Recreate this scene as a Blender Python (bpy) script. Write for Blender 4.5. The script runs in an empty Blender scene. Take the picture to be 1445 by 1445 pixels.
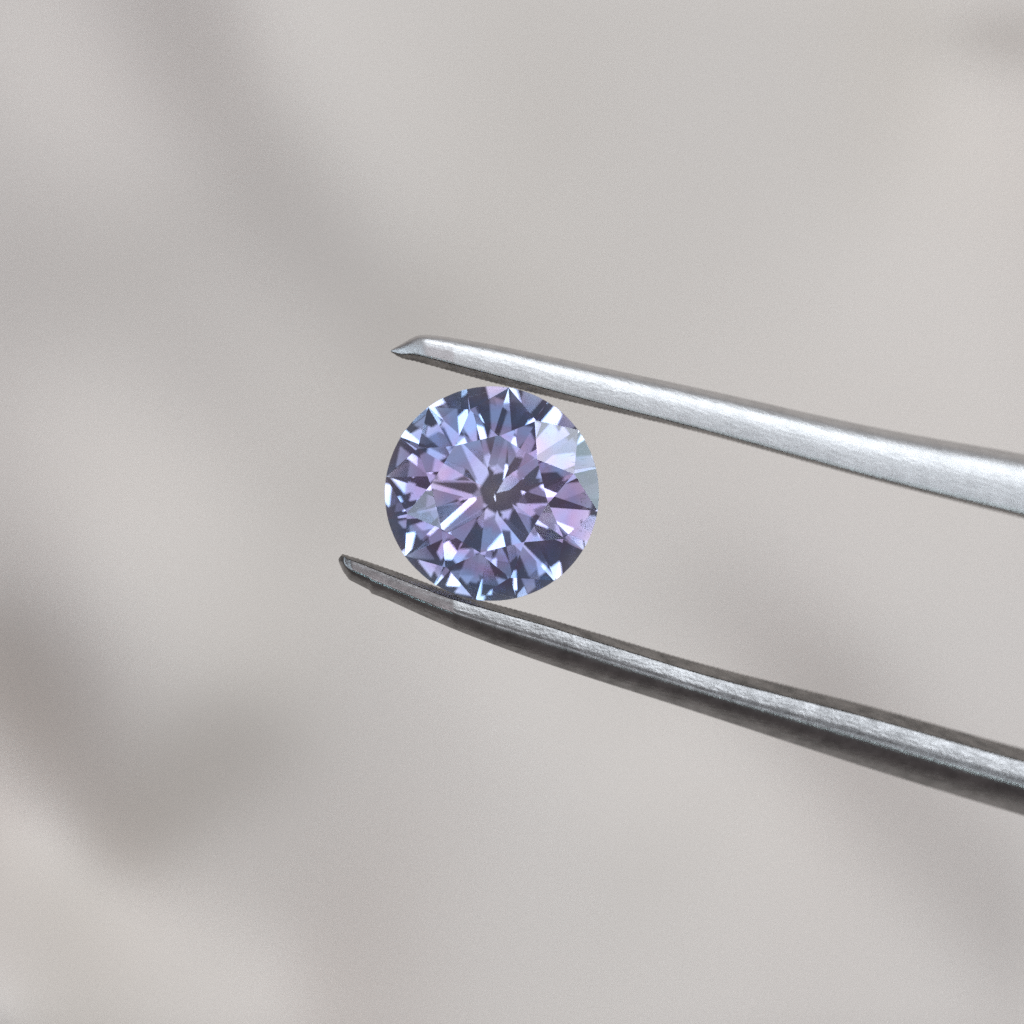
import bpy, bmesh, math, random
import numpy as np
from mathutils import Vector, Matrix

# ---------------------------------------------------------------- camera, world, lamps, exposure
S = bpy.context.scene
COL = S.collection
R = math.radians
ZG = 7.0            # height of the stone above the table (1 unit = 1 cm)
CD = 12.0           # camera above the stone
W = 2.384           # width of the picture at the stone
PX = W / 1445.0

cam_d = bpy.data.cameras.new('camera')
cam = bpy.data.objects.new('camera', cam_d)
COL.objects.link(cam)
cam.location = (0, 0, ZG + CD)
cam_d.sensor_width = 36.0
cam_d.lens = 36.0 * CD / W
cam_d.clip_start = 0.05
cam_d.clip_end = 500
cam_d.dof.use_dof = True
cam_d.dof.focus_distance = CD - 0.06
cam_d.dof.aperture_fstop = 0.62
cam_d.dof.aperture_blades = 0
S.camera = cam

wd = bpy.data.worlds.new('World')
S.world = wd
wd.use_nodes = True
wbg = wd.node_tree.nodes['Background']
wbg.inputs[0].default_value = (0.78, 0.69, 0.71, 1)
wbg.inputs[1].default_value = 0.16


def area(name, loc, size, power, color, size_y=None, target=(0, 0, ZG)):
    d = bpy.data.lights.new(name, 'AREA')
    d.energy = power
    d.color = color
    d.size = size
    if size_y:
        d.shape = 'RECTANGLE'
        d.size_y = size_y
    o = bpy.data.objects.new(name, d)
    COL.objects.link(o)
    o.location = loc
    o.rotation_euler = (Vector(loc) - Vector(target)).to_track_quat('Z', 'Y').to_euler()
    return o


# large soft window light and added unseen panels; power = radiance * pi * area
def panel(name, loc, sx, sy, radiance, color):
    return area(name, loc, sx, radiance * math.pi * sx * sy, color, sy)


# lamp split by gaps, added to break up the stone's reflections
def window(name, centre, w, h, gap, cols, rows, radiance, color):
    c = Vector(centre)
    zq = (c - Vector((0, 0, ZG))).normalized()
    xq = Vector((0, 0, 1)).cross(zq).normalized()
    yq = zq.cross(xq)
    pw, ph = (w - gap * (cols - 1)) / cols, (h - gap * (rows - 1)) / rows
    for i in range(cols):
        for j in range(rows):
            p = c + xq * ((i - (cols - 1) / 2) * (pw + gap)) + yq * ((j - (rows - 1) / 2) * (ph + gap))
            o = panel(name, p, pw, ph, radiance, color)
            o.rotation_euler = Matrix((xq, yq, zq)).transposed().to_euler()


window('window_lamp', (22, 54, 62), 96, 46, 7, 4, 2, 4.6, (0.84, 0.92, 1.0))
window('side_fill_panel', (-62, 2, 62), 60, 40, 8, 2, 2, 2.5, (0.70, 0.86, 1.0))  # unseen panel added to give the facets something bright to reflect
window('far_fill_panel', (62, -14, 66), 52, 36, 7, 2, 2, 2.5, (0.76, 0.89, 1.0))  # another unseen cool panel, added for the facet reflections
window('low_rim_panel', (80, 16, 30), 54, 22, 6, 2, 1, 3.4, (0.72, 0.94, 1.0))  # unseen, added low down to pale the stone's right rim
CEIL = ((-26, 0.6), (-12, 1.05), (2, 0.42), (16, 1.05), (30, 0.4))
CROT = 0
# overhead light cut into unseen slats, added to vary the facet tones
for cy_, cr_ in CEIL:
    o_ = panel('overhead_slat', (-4, cy_, 84), 54, 9, cr_, (0.98, 0.92, 1.0))
    o_.rotation_euler = (0, 0, R(CROT))
panel('streak_panel', (24, -18, 80), 6, 44, 2.2, (0.80, 0.90, 1.0))  # unseen strips added to draw streaks through the stone's centre
panel('streak_panel', (-36, -18, 78), 6, 44, 2.2, (0.80, 0.90, 1.0))
panel('sparkle_panel', (30, -40, 58), 7, 7, 13.0, (0.72, 0.94, 1.0))  # small unseen panels added for sparkles in the stone
panel('sparkle_panel', (-30, -42, 58), 5, 5, 14.0, (0.50, 0.88, 1.0))

S.view_settings.view_transform = 'Standard'
S.view_settings.look = 'None'
S.view_settings.exposure = 0.25
S.view_settings.gamma = 1.0
S.render.engine = 'CYCLES'
cy = S.cycles
cy.max_bounces = 40
cy.glossy_bounces = 40
cy.transmission_bounces = 40
cy.diffuse_bounces = 4
cy.caustics_reflective = True
cy.caustics_refractive = True
cy.blur_glossy = 1.0
cy.sample_clamp_indirect = 2.0
cy.use_adaptive_sampling = False
cy.use_denoising = False


# ---------------------------------------------------------------- helpers
def wx(px): return (px - 722.5) * PX
def wy(py): return -(py - 722.5) * PX


def new_mat(name):
    m = bpy.data.materials.new(name)
    m.use_nodes = True
    nt = m.node_tree
    for n in list(nt.nodes):
        nt.nodes.remove(n)
    out = nt.nodes.new('ShaderNodeOutputMaterial')
    return m, nt, out


def empty(name, loc, label, cat):
    o = bpy.data.objects.new(name, None)
    COL.objects.link(o)
    o.location = loc
    o.empty_display_size = 0.1
    o['label'] = label
    o['category'] = cat
    return o


def mesh_obj(name, verts, faces, mat, parent=None, smooth=False):
    me = bpy.data.meshes.new(name)
    me.from_pydata([tuple(v) for v in verts], [], faces)
    me.update()
    if smooth:
        for p in me.polygons:
            p.use_smooth = True
    me.materials.append(mat)
    o = bpy.data.objects.new(name, me)
    COL.objects.link(o)
    if parent:
        o.parent = parent
    return o


# ---------------------------------------------------------------- the creased off-white surface far below
def paper_mat():
    m, nt, out = new_mat('off_white_paper')
    L = nt.links.new
    b = nt.nodes.new('ShaderNodeBsdfPrincipled')
    tc = nt.nodes.new('ShaderNodeTexCoord')
    n1 = nt.nodes.new('ShaderNodeTexNoise')
    n1.inputs['Scale'].default_value = 0.7
    n1.inputs['Detail'].default_value = 4
    L(tc.outputs['Object'], n1.inputs['Vector'])
    r = nt.nodes.new('ShaderNodeValToRGB')
    r.color_ramp.elements[0].position = 0.3
    r.color_ramp.elements[0].color = (0.652, 0.567, 0.502, 1)
    r.color_ramp.elements[1].position = 0.7
    r.color_ramp.elements[1].color = (0.664, 0.582, 0.522, 1)
    L(n1.outputs['Fac'], r.inputs['Fac'])
    L(r.outputs['Color'], b.inputs['Base Color'])
    b.inputs['Roughness'].default_value = 0.85
    n2 = nt.nodes.new('ShaderNodeTexNoise')
    n2.inputs['Scale'].default_value = 60
    n2.inputs['Detail'].default_value = 5
    L(tc.outputs['Object'], n2.inputs['Vector'])
    bp = nt.nodes.new('ShaderNodeBump')
    bp.inputs['Strength'].default_value = 0.15
    bp.inputs['Distance'].default_value = 0.01
    L(n2.outputs['Fac'], bp.inputs['Height'])
    L(bp.outputs['Normal'], b.inputs['Normal'])
    L(b.outputs['BSDF'], out.inputs['Surface'])
    return m


LIGHT_AZ = (0.33, 0.94)
SLOPE_K = 0.22      # how fast the sheet brightens as it tips towards the window
FOLDS = [  # soft folds of the sheet: line from-to (px), half width, brightening (+) or darkening (-) put into the relief
    (250, 40, 560, 440, 84, -8), (370, 320, 420, 380, 85, -4), (430, 40, 720, 340, 85, 5), (20, 40, 170, 170, 95, 8),
    (-80, 440, 200, 410, 100, -5), (90, 610, 190, 720, 90, 5), (200, 690, 330, 900, 85, 6), (-60, 830, 40, 960, 85, -10),
    (0, 930, 165, 1180, 62, -14), (165, 1180, 335, 1040, 66, -12), (110, 960, 200, 1030, 110, -8),
    (-40, 1120, 100, 1330, 80, 24), (90, 1330, 330, 1430, 95, 20), (-30, 1460, 10, 1450, 62, -48),
    (1420, 0, 1480, 20, 66, -22), (1260, 60, 1445, 210, 70, 3), (600, 800, 890, 1090, 72, 8),
    (1030, 850, 1180, 960, 84, -10), (1150, 1010, 1480, 1350, 84, -10), (1020, 1080, 1320, 1420, 70, 2),
    (570, 520, 600, 720, 100, -4), (1330, 380, 1480, 700, 110, 3), (330, 560, 440, 700, 60, -3)]


def lean(N=160):
    """wanted brightness of the sheet, later put into its relief, on an N x N grid over the pictured stretch, smooth"""
    yy, xx = np.mgrid[0:N, 0:N] / (N - 1) * 1445.0
    t = np.clip((xx - 60) / 760, 0, 1)
    g = 182.5 + 13.5 * t * t * (3 - 2 * t)
    for x0, y0, x1, y1, wd_, am in FOLDS:
        L2 = (x1 - x0) ** 2 + (y1 - y0) ** 2
        q = np.clip(((xx - x0) * (x1 - x0) + (yy - y0) * (y1 - y0)) / L2, 0, 1)
        d2 = (xx - x0 - q * (x1 - x0)) ** 2 + (yy - y0 - q * (y1 - y0)) ** 2
        g = g + 0.85 * am * np.exp(-d2 / (wd_ * 1.35) ** 2)
    return (g / 193.0) ** 2.2 - 1.0


def build_backdrop():
    N = 160
    B = lean(N)
    span = W * (ZG + CD) / CD
    step = span / (N - 1)
    # relief whose lean towards the window follows B: least squares, edges faded out over a margin
    Pd = N
    Bm = np.pad(B, Pd, mode='edge')
    e = np.clip(np.minimum(np.arange(3 * N) / Pd, (3 * N - 1 - np.arange(3 * N)) / Pd), 0, 1)
    e = e * e * (3 - 2 * e)
    Bm = Bm * e[:, None] * e[None, :]
    q = 2 * np.pi * np.fft.fftfreq(3 * N, d=step)
    kx, ky = np.meshgrid(q, q)
    kl = LIGHT_AZ[0] * kx - LIGHT_AZ[1] * ky            # along the window's azimuth (rows run to -y)
    kt = LIGHT_AZ[1] * kx + LIGHT_AZ[0] * ky
    den = kl ** 2 + 0.06 * kt ** 2 + 0.05
    h = -np.real(np.fft.ifft2(np.fft.fft2(Bm) * (-1j * kl) / den))[Pd:Pd + N, Pd:Pd + N] / SLOPE_K
    # carry the sheet on past the picture, relief fading to flat
    M = 44
    far = np.concatenate([[-60, -30, -14, -8], np.linspace(-span / 2 - 3, span / 2 + 3, N + 2 * M), [8, 14, 30, 60]])
    def idx(c):
        return np.clip((c + span / 2) / step, 0, N - 1)
    verts, faces = [], []
    n = len(far)
    for yv in far[::-1]:
        for xv in far:
            r = idx(-yv)
            c = idx(xv)
            r0, c0 = int(min(r, N - 2)), int(min(c, N - 2))
            fr, fc = r - r0, c - c0
            hv = (h[r0, c0] * (1 - fr) * (1 - fc) + h[r0 + 1, c0] * fr * (1 - fc)
                  + h[r0, c0 + 1] * (1 - fr) * fc + h[r0 + 1, c0 + 1] * fr * fc)
            out = max(abs(xv) - span / 2, abs(yv) - span / 2, 0)
            hv *= math.exp(-(out / 2.0) ** 2)
            verts.append((xv, yv, hv))
    for j in range(n - 1):
        for i in range(n - 1):
            a = j * n + i
            faces.append((a, a + n, a + n + 1, a + 1))
    o = mesh_obj('tabletop', verts, faces, paper_mat(), smooth=True)
    o['kind'] = 'structure'


build_backdrop()


# ---------------------------------------------------------------- tweezers
def steel_mat(name, base, rough, bump, stain):
    m, nt, out = new_mat(name)
    L = nt.links.new
    b = nt.nodes.new('ShaderNodeBsdfPrincipled')
    b.inputs['Metallic'].default_value = 1.0
    tc = nt.nodes.new('ShaderNodeTexCoord')
    mp = nt.nodes.new('ShaderNodeMapping')
    mp.inputs['Rotation'].default_value = (0, 0, R(14.5))
    L(tc.outputs['Object'], mp.inputs['Vector'])
    sc = nt.nodes.new('ShaderNodeMapping')
    sc.inputs['Scale'].default_value = (7, 130, 130)
    L(mp.outputs['Vector'], sc.inputs['Vector'])
    brush = nt.nodes.new('ShaderNodeTexNoise')
    brush.inputs['Scale'].default_value = 1.0
    brush.inputs['Detail'].default_value = 6
    L(sc.outputs['Vector'], brush.inputs['Vector'])
    pit = nt.nodes.new('ShaderNodeTexNoise')
    pit.inputs['Scale'].default_value = 130
    pit.inputs['Detail'].default_value = 4
    L(tc.outputs['Object'], pit.inputs['Vector'])
    add = nt.nodes.new('ShaderNodeMath')
    add.operation = 'ADD'
    L(brush.outputs['Fac'], add.inputs[0])
    L(pit.outputs['Fac'], add.inputs[1])
    bp = nt.nodes.new('ShaderNodeBump')
    bp.inputs['Strength'].default_value = bump
    bp.inputs['Distance'].default_value = 0.0028
    L(add.outputs[0], bp.inputs['Height'])
    L(bp.outputs['Normal'], b.inputs['Normal'])
    # worn and tarnished patches
    st = nt.nodes.new('ShaderNodeTexNoise')
    st.inputs['Scale'].default_value = 22
    st.inputs['Detail'].default_value = 7
    st.inputs['Roughness'].default_value = 0.7
    L(mp.outputs['Vector'], st.inputs['Vector'])
    r = nt.nodes.new('ShaderNodeValToRGB')
    r.color_ramp.elements[0].position = 0.33
    r.color_ramp.elements[0].color = tuple(c * stain for c in base) + (1,)
    r.color_ramp.elements[1].position = 0.60
    r.color_ramp.elements[1].color = base + (1,)
    L(st.outputs['Fac'], r.inputs['Fac'])
    L(r.outputs['Color'], b.inputs['Base Color'])
    rr = nt.nodes.new('ShaderNodeMapRange')
    rr.inputs['To Min'].default_value = rough + 0.1
    rr.inputs['To Max'].default_value = rough - 0.06
    L(brush.outputs['Fac'], rr.inputs['Value'])
    L(rr.outputs['Result'], b.inputs['Roughness'])
    L(b.outputs['BSDF'], out.inputs['Surface'])
    return m


def arm_mesh(outer, inner, band, thick, n_sec, sign, back):
    """outer / inner / band: lists of (px, py) along the arm; thick: (px, half thickness).
    Section: a tilted flat grip face next to the stone, a rounded back."""
    o = np.array(outer, float)
    i = np.array(inner, float)
    b = np.array(band, float)
    t = np.array(thick, float)
    x0 = max(o[0, 0], i[0, 0])
    xs = np.concatenate([x0 + (np.linspace(0, 1, 24) ** 1.7) * 50, np.linspace(x0 + 55, 1500, n_sec),
                         np.linspace(1560, 8600, 60)])

    def cub(tab, x):                                   # smooth through the table (monotone cubic)
        X, Y = tab[:, 0], tab[:, 1]
        d = np.diff(Y) / np.diff(X)
        mm = np.zeros(len(X))
        mm[1:-1] = (d[:-1] + d[1:]) / 2
        mm[0], mm[-1] = d[0], d[-1]
        k = np.clip(np.searchsorted(X, x) - 1, 0, len(X) - 2)
        hh = X[k + 1] - X[k]
        s = (x - X[k]) / hh
        return (Y[k] * (1 + 2 * s) * (1 - s) ** 2 + mm[k] * hh * s * (1 - s) ** 2
                + Y[k + 1] * s * s * (3 - 2 * s) + mm[k + 1] * hh * s * s * (s - 1))

    # smooth the listed back profile (Catmull-Rom)
    bp_ = [Vector(p) for p in back]
    bp_ = [bp_[0] * 2 - bp_[1]] + bp_ + [bp_[-1] * 2 - bp_[-2]]
    prof = []
    for k in range(1, len(bp_) - 2):
        for q in range(5):
            s = q / 5
            p0, p1, p2, p3 = bp_[k - 1:k + 3]
            prof.append(0.5 * (2 * p1 + (p2 - p0) * s + (2 * p0 - 5 * p1 + 4 * p2 - p3) * s * s
                               + (3 * p1 - p0 - 3 * p2 + p3) * s ** 3))
    prof.append(bp_[-2])
    secs, grip = [], []
    for x in xs:
        yo, yi = float(np.interp(x, o[:, 0], o[:, 1])) if x < x0 + 45 else float(cub(o, np.array(x))), float(cub(i, np.array(x)))
        bw = float(np.interp(x, b[:, 0], b[:, 1]))
        tt = float(np.interp(x, t[:, 0], t[:, 1]))
        w = abs(yo - yi)
        bw = min(bw, w * 0.5)
        pts = []
        # grip face: lower edge at v=0, upper edge at v=bw (kept apart as a part of its own)
        zt = back[0][1]
        pts.append((0.0, -0.55 * tt))
        pts.append((bw, zt * tt))
        for v_, z_ in prof[1:]:
            pts.append((bw + (w - bw) * v_, tt * z_))
        pts.append((w * 0.93, -0.45 * tt))
        pts.append((w * 0.78, -0.75 * tt))
        pts.append((w * 0.50, -0.92 * tt))
        pts.append((max(w * 0.2, bw * 0.3), -0.85 * tt))
        drop = -0.32 * max(0.0, (x - 640) / 800.0) if x < 1500 else -0.344 - 0.10 * (x - 1500) / 800.0
        sc = (CD - drop) / CD
        secs.append([(wx(x) * sc, wy(yi + sign * v) * sc, z + drop) for v, z in pts])
        # serrated grip: shallow cross ridges, a hair proud of the arm
        grip.append([(wx(x) * sc, wy(yi + sign * (bw * f + (-0.35 - 0.9 * ridge) * min(1.0, w / 25))) * sc,
                      (-0.55 + f * (0.55 + zt)) * tt + drop) for f in (0.02, .25, .5, .75, .97)
                     for ridge in [0.5 + 0.5 * math.sin(x * 0.9 + f * 2.5)]])
    verts, faces = [], []
    P = len(secs[0])
    for s_ in secs:
        verts += s_
    for a in range(len(secs) - 1):
        for q in range(1, P):
            q2 = (q + 1) % P
            faces.append((a * P + q, a * P + q2, (a + 1) * P + q2, (a + 1) * P + q))
    faces.append(tuple(range(P))[::-1])
    faces.append(tuple((len(secs) - 1) * P + q for q in range(P)))
    gv, gf = [], []
    for s_ in grip:
        gv += s_
    for a in range(len(grip) - 1):
        for q in range(4):
            gf.append((a * 5 + q, a * 5 + q + 1, a * 5 + q + 6, a * 5 + q + 5))
    # close the back of the grip strip onto the arm
    faces_inner = [(a * P, a * P + 1, (a + 1) * P + 1, (a + 1) * P) for a in range(len(secs) - 1)]
    return verts, faces + faces_inner, gv, gf


def finish(o, bev=True):
    bm = bmesh.new()
    bm.from_mesh(o.data)
    bmesh.ops.recalc_face_normals(bm, faces=bm.faces)
    for f in bm.faces:
        f.smooth = True
    for e in bm.edges:
        if len(e.link_faces) == 2 and e.calc_face_angle(0) > R(38):
            e.smooth = False
    bm.to_mesh(o.data)
    bm.free()


tw = empty('tweezers', (0, 0, ZG), 'pair of worn steel gem tweezers gripping the round purple gemstone', 'tweezers')
up_out = [(551.5, 494), (572, 482), (583, 475.8), (591, 473), (604, 472.5), (640, 477), (717, 490.5), (745, 496.5), (987, 548), (1229, 602), (1445, 641),
          (1800, 706), (2500, 850), (4500, 1370), (7000, 2170), (8000, 2540), (8600, 2702)]
up_in = [(551.5, 496.5), (565, 504), (584, 508.5), (675, 533.5), (745, 551.5), (987, 609), (1229, 675), (1445, 730),
         (1800, 820), (2500, 985), (4500, 1520), (7000, 2310), (8000, 2630), (8600, 2792)]
up_band = [(551, 1), (584, 9), (675, 10.5), (745, 10), (870, 6), (987, 4), (1229, 3), (1445, 4), (3000, 8), (8600, 8)]
up_t = [(551, .004), (560, .010), (575, .021), (600, .034), (750, .045), (1445, .078), (2500, .15), (6000, .3), (8600, .3)]
lo_in = [(478, 788), (482, 783.5), (492.6, 785.5), (551, 804.5), (634, 835), (675, 847), (758, 869.5), (840, 893.5), (987, 936.5), (1229, 998), (1445, 1058),
         (1800, 1150), (2500, 1318), (4500, 1880), (7000, 2410), (8000, 2632), (8600, 2794)]
lo_out = [(478, 793), (484, 806), (492.6, 818), (551, 848), (634, 885), (717, 917), (772, 936.5), (987, 1006), (1229, 1085), (1445, 1151),
          (1800, 1255), (2500, 1440), (4500, 2030), (7000, 2550), (8000, 2722), (8600, 2884)]
lo_band = [(478, 1), (490, 4), (551, 8), (634, 9), (758, 10), (987, 14), (1229, 16), (1445, 17), (3000, 10), (8600, 8)]
lo_t = [(478, .010), (486, .024), (497, .031), (551, .037), (758, .050), (1445, .082), (2500, .15), (6000, .3), (8600, .3)]

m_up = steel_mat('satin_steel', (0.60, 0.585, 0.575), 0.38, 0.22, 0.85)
m_lo = steel_mat('worn_shaded_steel', (0.36, 0.35, 0.345), 0.23, 0.16, 0.62)  # dark reflections of the lower arm put into a lowered base colour
m_grip = steel_mat('dark_grip_steel', (0.27, 0.25, 0.235), 0.42, 0.8, 0.25)  # darker, rougher, speckled steel
v, f, gv, gf = arm_mesh(up_out, up_in, up_band, up_t, 420, -1,
               [(0, .96), (.10, 1.0), (.35, .985), (.54, .94), (.71, .85), (.85, .69), (.95, .45), (1, .12)])
arm1 = mesh_obj('arm', v, f, m_up, tw)
finish(arm1)
finish(mesh_obj('grip_face', gv, gf, m_grip, arm1))
arm1['label'] = 'pale satin upper arm with a pointed bevelled tip'
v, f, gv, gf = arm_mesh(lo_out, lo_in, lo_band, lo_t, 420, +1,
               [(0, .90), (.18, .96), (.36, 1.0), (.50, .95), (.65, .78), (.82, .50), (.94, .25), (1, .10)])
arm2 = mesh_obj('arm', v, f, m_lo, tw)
finish(arm2)
finish(mesh_obj('grip_face', gv, gf, m_grip, arm2))
arm2['label'] = 'worn lower arm, darkened for its shaded side, with a blunt tip'


# ---------------------------------------------------------------- the stone
GR = 151.4 * PX                     # girdle radius
TILT = Matrix.Rotation(R(-4.0), 4, 'Y') @ Matrix.Rotation(R(1.0), 4, 'X') @ Matrix.Rotation(R(36), 4, 'Z')
IOR = 1.75
RIM_LEAK = (0.92, 0.96, 0.97)  # pale tint standing in for light that leaks through the rim


def gem_mat(name, tint_a, tint_b, rough=0.0):
    m, nt, out = new_mat(name)
    L = nt.links.new
    g = nt.nodes.new('ShaderNodeBsdfGlass')
    g.inputs['IOR'].default_value = IOR
    g.inputs['Roughness'].default_value = rough
    if tint_b is None:
        g.inputs['Color'].default_value = tint_a + (1,)
    else:                                   # colour zoning of the crystal, and a painted pale rim
        # purple core, bluer bands, light leaking at the thin rim painted as a pale tint
        tc = nt.nodes.new('ShaderNodeTexCoord')
        n = nt.nodes.new('ShaderNodeTexNoise')
        n.inputs['Scale'].default_value = 8
        n.inputs['Detail'].default_value = 1.5
        L(tc.outputs['Object'], n.inputs['Vector'])
        r = nt.nodes.new('ShaderNodeValToRGB')
        r.color_ramp.elements[0].position = 0.40
        r.color_ramp.elements[0].color = tint_a + (1,)
        r.color_ramp.elements[1].position = 0.60
        r.color_ramp.elements[1].color = tint_b + (1,)
        L(n.outputs['Fac'], r.inputs['Fac'])
        dist = nt.nodes.new('ShaderNodeVectorMath')
        dist.operation = 'LENGTH'
        L(tc.outputs['Object'], dist.inputs[0])
        wob = nt.nodes.new('ShaderNodeMath')
        wob.operation = 'MULTIPLY_ADD'
        wob.inputs[1].default_value = 0.10
        L(n.outputs['Fac'], wob.inputs[0])
        L(dist.outputs['Value'], wob.inputs[2])
        rim = nt.nodes.new('ShaderNodeMapRange')
        rim.inputs['From Min'].default_value = 0.70 * GR + 0.05
        rim.inputs['From Max'].default_value = 1.0 * GR + 0.05
        L(wob.outputs[0], rim.inputs['Value'])
        mx = nt.nodes.new('ShaderNodeMix')
        mx.data_type = 'RGBA'
        L(rim.outputs['Result'], mx.inputs['Factor'])
        L(r.outputs['Color'], mx.inputs[6])
        mx.inputs[7].default_value = RIM_LEAK + (1,)
        L(mx.outputs[2], g.inputs['Color'])
    L(g.outputs['BSDF'], out.inputs['Surface'])
    return m


def build_inclusions(root, zg):
    """tiny crystals, and a sheaf of needles near the right-hand rim, inside the stone"""
    rnd = random.Random(5)
    m, nt, out = new_mat('pale_inclusion')
    b = nt.nodes.new('ShaderNodeBsdfPrincipled')
    b.inputs['Base Color'].default_value = (0.55, 0.52, 0.60, 1)
    b.inputs['Roughness'].default_value = 0.5
    nt.links.new(b.outputs['BSDF'], out.inputs['Surface'])
    verts, faces = [], []

    def speck(c, sx, sy, sz, rot):
        i = len(verts)
        for d in ((sx, 0, 0), (-sx, 0, 0), (0, sy, 0), (0, -sy, 0), (0, 0, sz), (0, 0, -sz)):
            verts.append(TILT @ (c + rot @ Vector(d)))
        for t in ((0, 2, 4), (2, 1, 4), (1, 3, 4), (3, 0, 4), (2, 0, 5), (1, 2, 5), (3, 1, 5), (0, 3, 5)):
            faces.append(tuple(i + k for k in t))

    def rrot():
        return Matrix.Rotation(rnd.uniform(0, 6.28), 3, 'Z') @ Matrix.Rotation(rnd.uniform(0, 6.28), 3, 'X')

    for _ in range(46):
        rr, th = GR * 0.88 * math.sqrt(rnd.random()), rnd.uniform(0, 6.28)
        low = -(GR - rr) * 0.80
        z = rnd.uniform(low, zg * 0.5)
        q = rnd.choice((.0009, .0011, .0014, .0018))
        speck(Vector((rr * math.cos(th), rr * math.sin(th), z)), q, q, q, rrot())
    for k in range(12):
        th = R(rnd.uniform(-40, -5))
        rr = GR * rnd.uniform(0.76, 0.93)
        speck(Vector((rr * math.cos(th), rr * math.sin(th), rnd.uniform(-0.02, 0.004))), rnd.uniform(.006, .016), .0008, .0008,
              Matrix.Rotation(R(-20 + rnd.gauss(0, 8)) - R(9), 3, 'Z'))
    for k in range(26):
        th = R(rnd.uniform(-60, -8))
        rr = GR * rnd.uniform(0.80, 0.95)
        q = rnd.uniform(.0008, .0020)
        speck(Vector((rr * math.cos(th), rr * math.sin(th), rnd.uniform(-0.01, 0.008))), q, q, q, rrot())
    o = mesh_obj('inclusions', verts, faces, m, root)
    o['kind'] = 'stuff'


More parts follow.
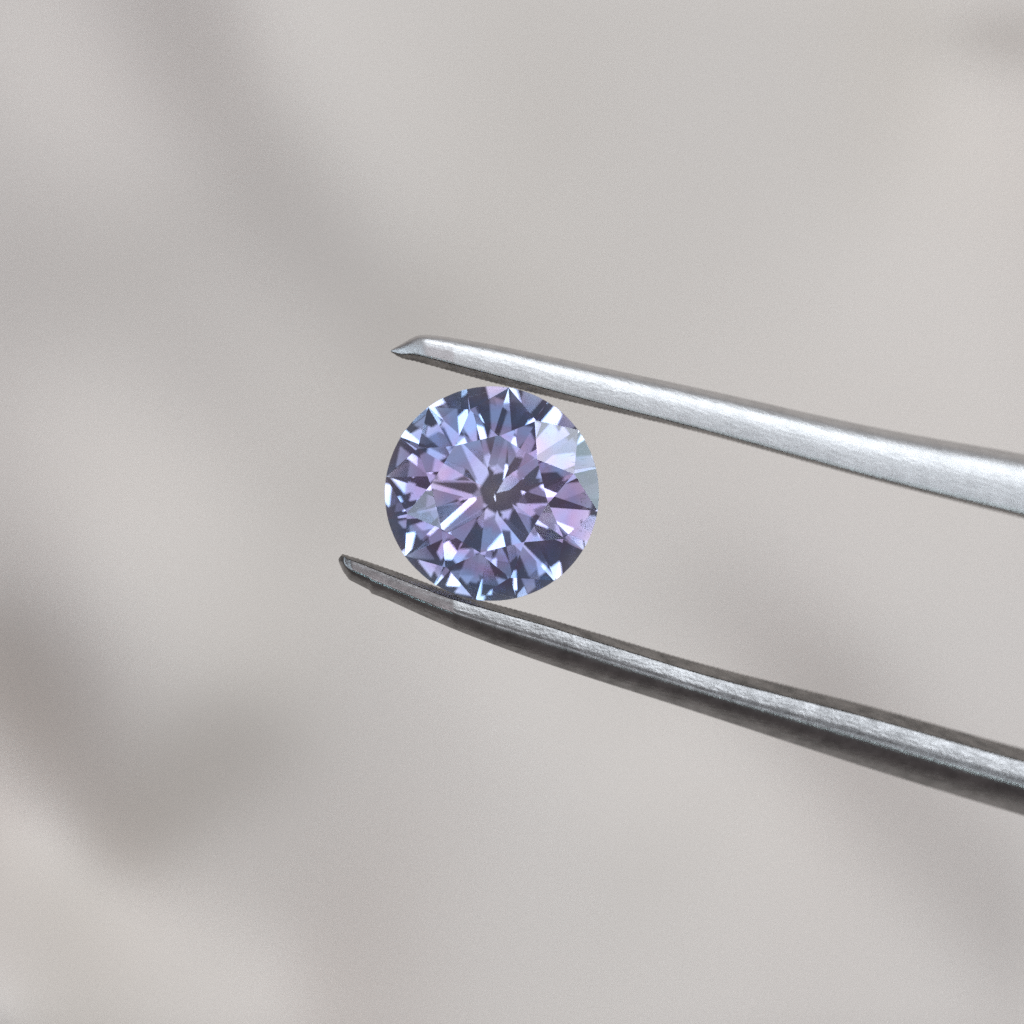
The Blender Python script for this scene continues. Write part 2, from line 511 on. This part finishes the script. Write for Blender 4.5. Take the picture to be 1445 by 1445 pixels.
def build_gem():
    rnd = random.Random(41)
    zg = 0.017 * GR
    planes = []                      # (normal, d, kind):  n . x <= d

    def slope(theta, ang, rho, z, kind, up):
        """facet through the point (rho, z) at azimuth theta, tipped ang from the girdle plane"""
        ang += rnd.gauss(0, 0.12)
        th = R(theta + rnd.gauss(0, 0.2))
        n = Vector((math.sin(R(ang)) * math.cos(th), math.sin(R(ang)) * math.sin(th), math.cos(R(ang)) * (1 if up else -1)))
        p = Vector((rho * math.cos(th), rho * math.sin(th), z))
        planes.append((n, n.dot(p), kind))

    CA, PA, TB = 33, 41.0, 0.55
    zt = zg + (1 - TB) * GR * math.tan(R(CA))
    planes.append((Vector((0, 0, 1)), zt, 'table_facet'))
    for k in range(8):
        th = 45 * k
        slope(th, CA, GR, zg, 'bezel_facet', True)
        slope(th, PA, GR, -zg, 'pavilion_main', False)
    # star facets: through two table corners and a point half way down the crown
    rs = 0.80 * GR
    zs = zg + (GR - rs * math.cos(R(22.5))) * math.tan(R(CA))
    rm = TB * GR * math.cos(R(22.5))
    star = math.degrees(math.atan2(zt - zs, rs - rm))
    for k in range(8):
        slope(45 * k + 22.5, star, rm, zt, 'star_facet', True)
    # halves: plane through the star tip, a girdle point and the middle of its arc
    def half(th0, th1, rs_, zs_, up, zgird, kind):
        s = Vector((rs_ * math.cos(R(th1)), rs_ * math.sin(R(th1)), zs_))
        a = Vector((GR * math.cos(R(th0)), GR * math.sin(R(th0)), zgird))
        b = Vector((GR * math.cos(R(th1)), GR * math.sin(R(th1)), zgird))
        n = (a - s).cross(b - s).normalized()
        if n.z * (1 if up else -1) < 0:
            n = -n
        n = (n + Vector((rnd.gauss(0, .002), rnd.gauss(0, .002), 0))).normalized()
        planes.append((n, n.dot(s * 0.5 + a * 0.25 + b * 0.25), kind))
    rl = 0.22 * GR
    zl = -zg - (GR - rl * math.cos(R(22.5))) * math.tan(R(PA))
    for k in range(8):
        for sg in (-1, 1):
            half(45 * k + sg * 0, 45 * k + sg * 22.5, rs, zs, True, zg, 'upper_girdle_facet')
            half(45 * k + sg * 0, 45 * k + sg * 22.5, rl, zl, False, -zg, 'lower_half')
    # cut the facets one by one from a round blank
    bm = bmesh.new()
    NS = 128
    bmesh.ops.create_cone(bm, cap_ends=True, segments=NS, radius1=GR, radius2=GR, depth=3 * GR)
    for n, d, kind in planes:
        r = bmesh.ops.bisect_plane(bm, geom=bm.verts[:] + bm.edges[:] + bm.faces[:], dist=1e-7,
                                   plane_co=n * d, plane_no=n, clear_outer=True)
        ed = [e for e in r['geom_cut'] if isinstance(e, bmesh.types.BMEdge)]
        if ed:
            bmesh.ops.contextual_create(bm, geom=ed)
    bmesh.ops.recalc_face_normals(bm, faces=bm.faces)
    bm.normal_update()
    groups = {}
    for f in bm.faces:
        best, bi = 0.99995, None
        c = f.calc_center_median()
        for i, (n, d, kind) in enumerate(planes):
            if n.dot(f.normal) > best and abs(n.dot(c) - d) < 1e-4:
                best, bi = n.dot(f.normal), i
        key = 'girdle' if bi is None else (bi if planes[bi][2] not in ('pavilion_main', 'lower_half') else 'pavilion')
        groups.setdefault(key, []).append([TILT @ v.co for v in f.verts])
    bm.free()
    clear = gem_mat('clear_lilac_crystal', (0.97, 0.97, 0.99), None)
    deep = gem_mat('purple_crystal', (0.58, 0.70, 0.90), (0.655, 0.565, 0.74))
    frost = gem_mat('bruted_crystal', (0.88, 0.90, 0.95), None, 0.0)
    root = empty('gemstone', (wx(694), wy(696.5), ZG), 'round faceted bluish purple gemstone held between the tweezer tips', 'gemstone')
    for key, polys in groups.items():
        verts, faces, idx = [], [], {}
        for p in polys:
            ids = []
            for co in p:
                kk = tuple(round(c, 7) for c in co)
                if kk not in idx:
                    idx[kk] = len(verts)
                    verts.append(co)
                ids.append(idx[kk])
            faces.append(tuple(ids))
        name = key if isinstance(key, str) else planes[key][2]
        mat = {'pavilion': deep, 'girdle': frost}.get(name, clear)
        mesh_obj(name, verts, faces, mat, root)
    build_inclusions(root, zg)
    print('gem groups', {k if isinstance(k, str) else planes[k][2]: len(p) for k, p in groups.items()}, len(groups))
    return root


gem = build_gem()
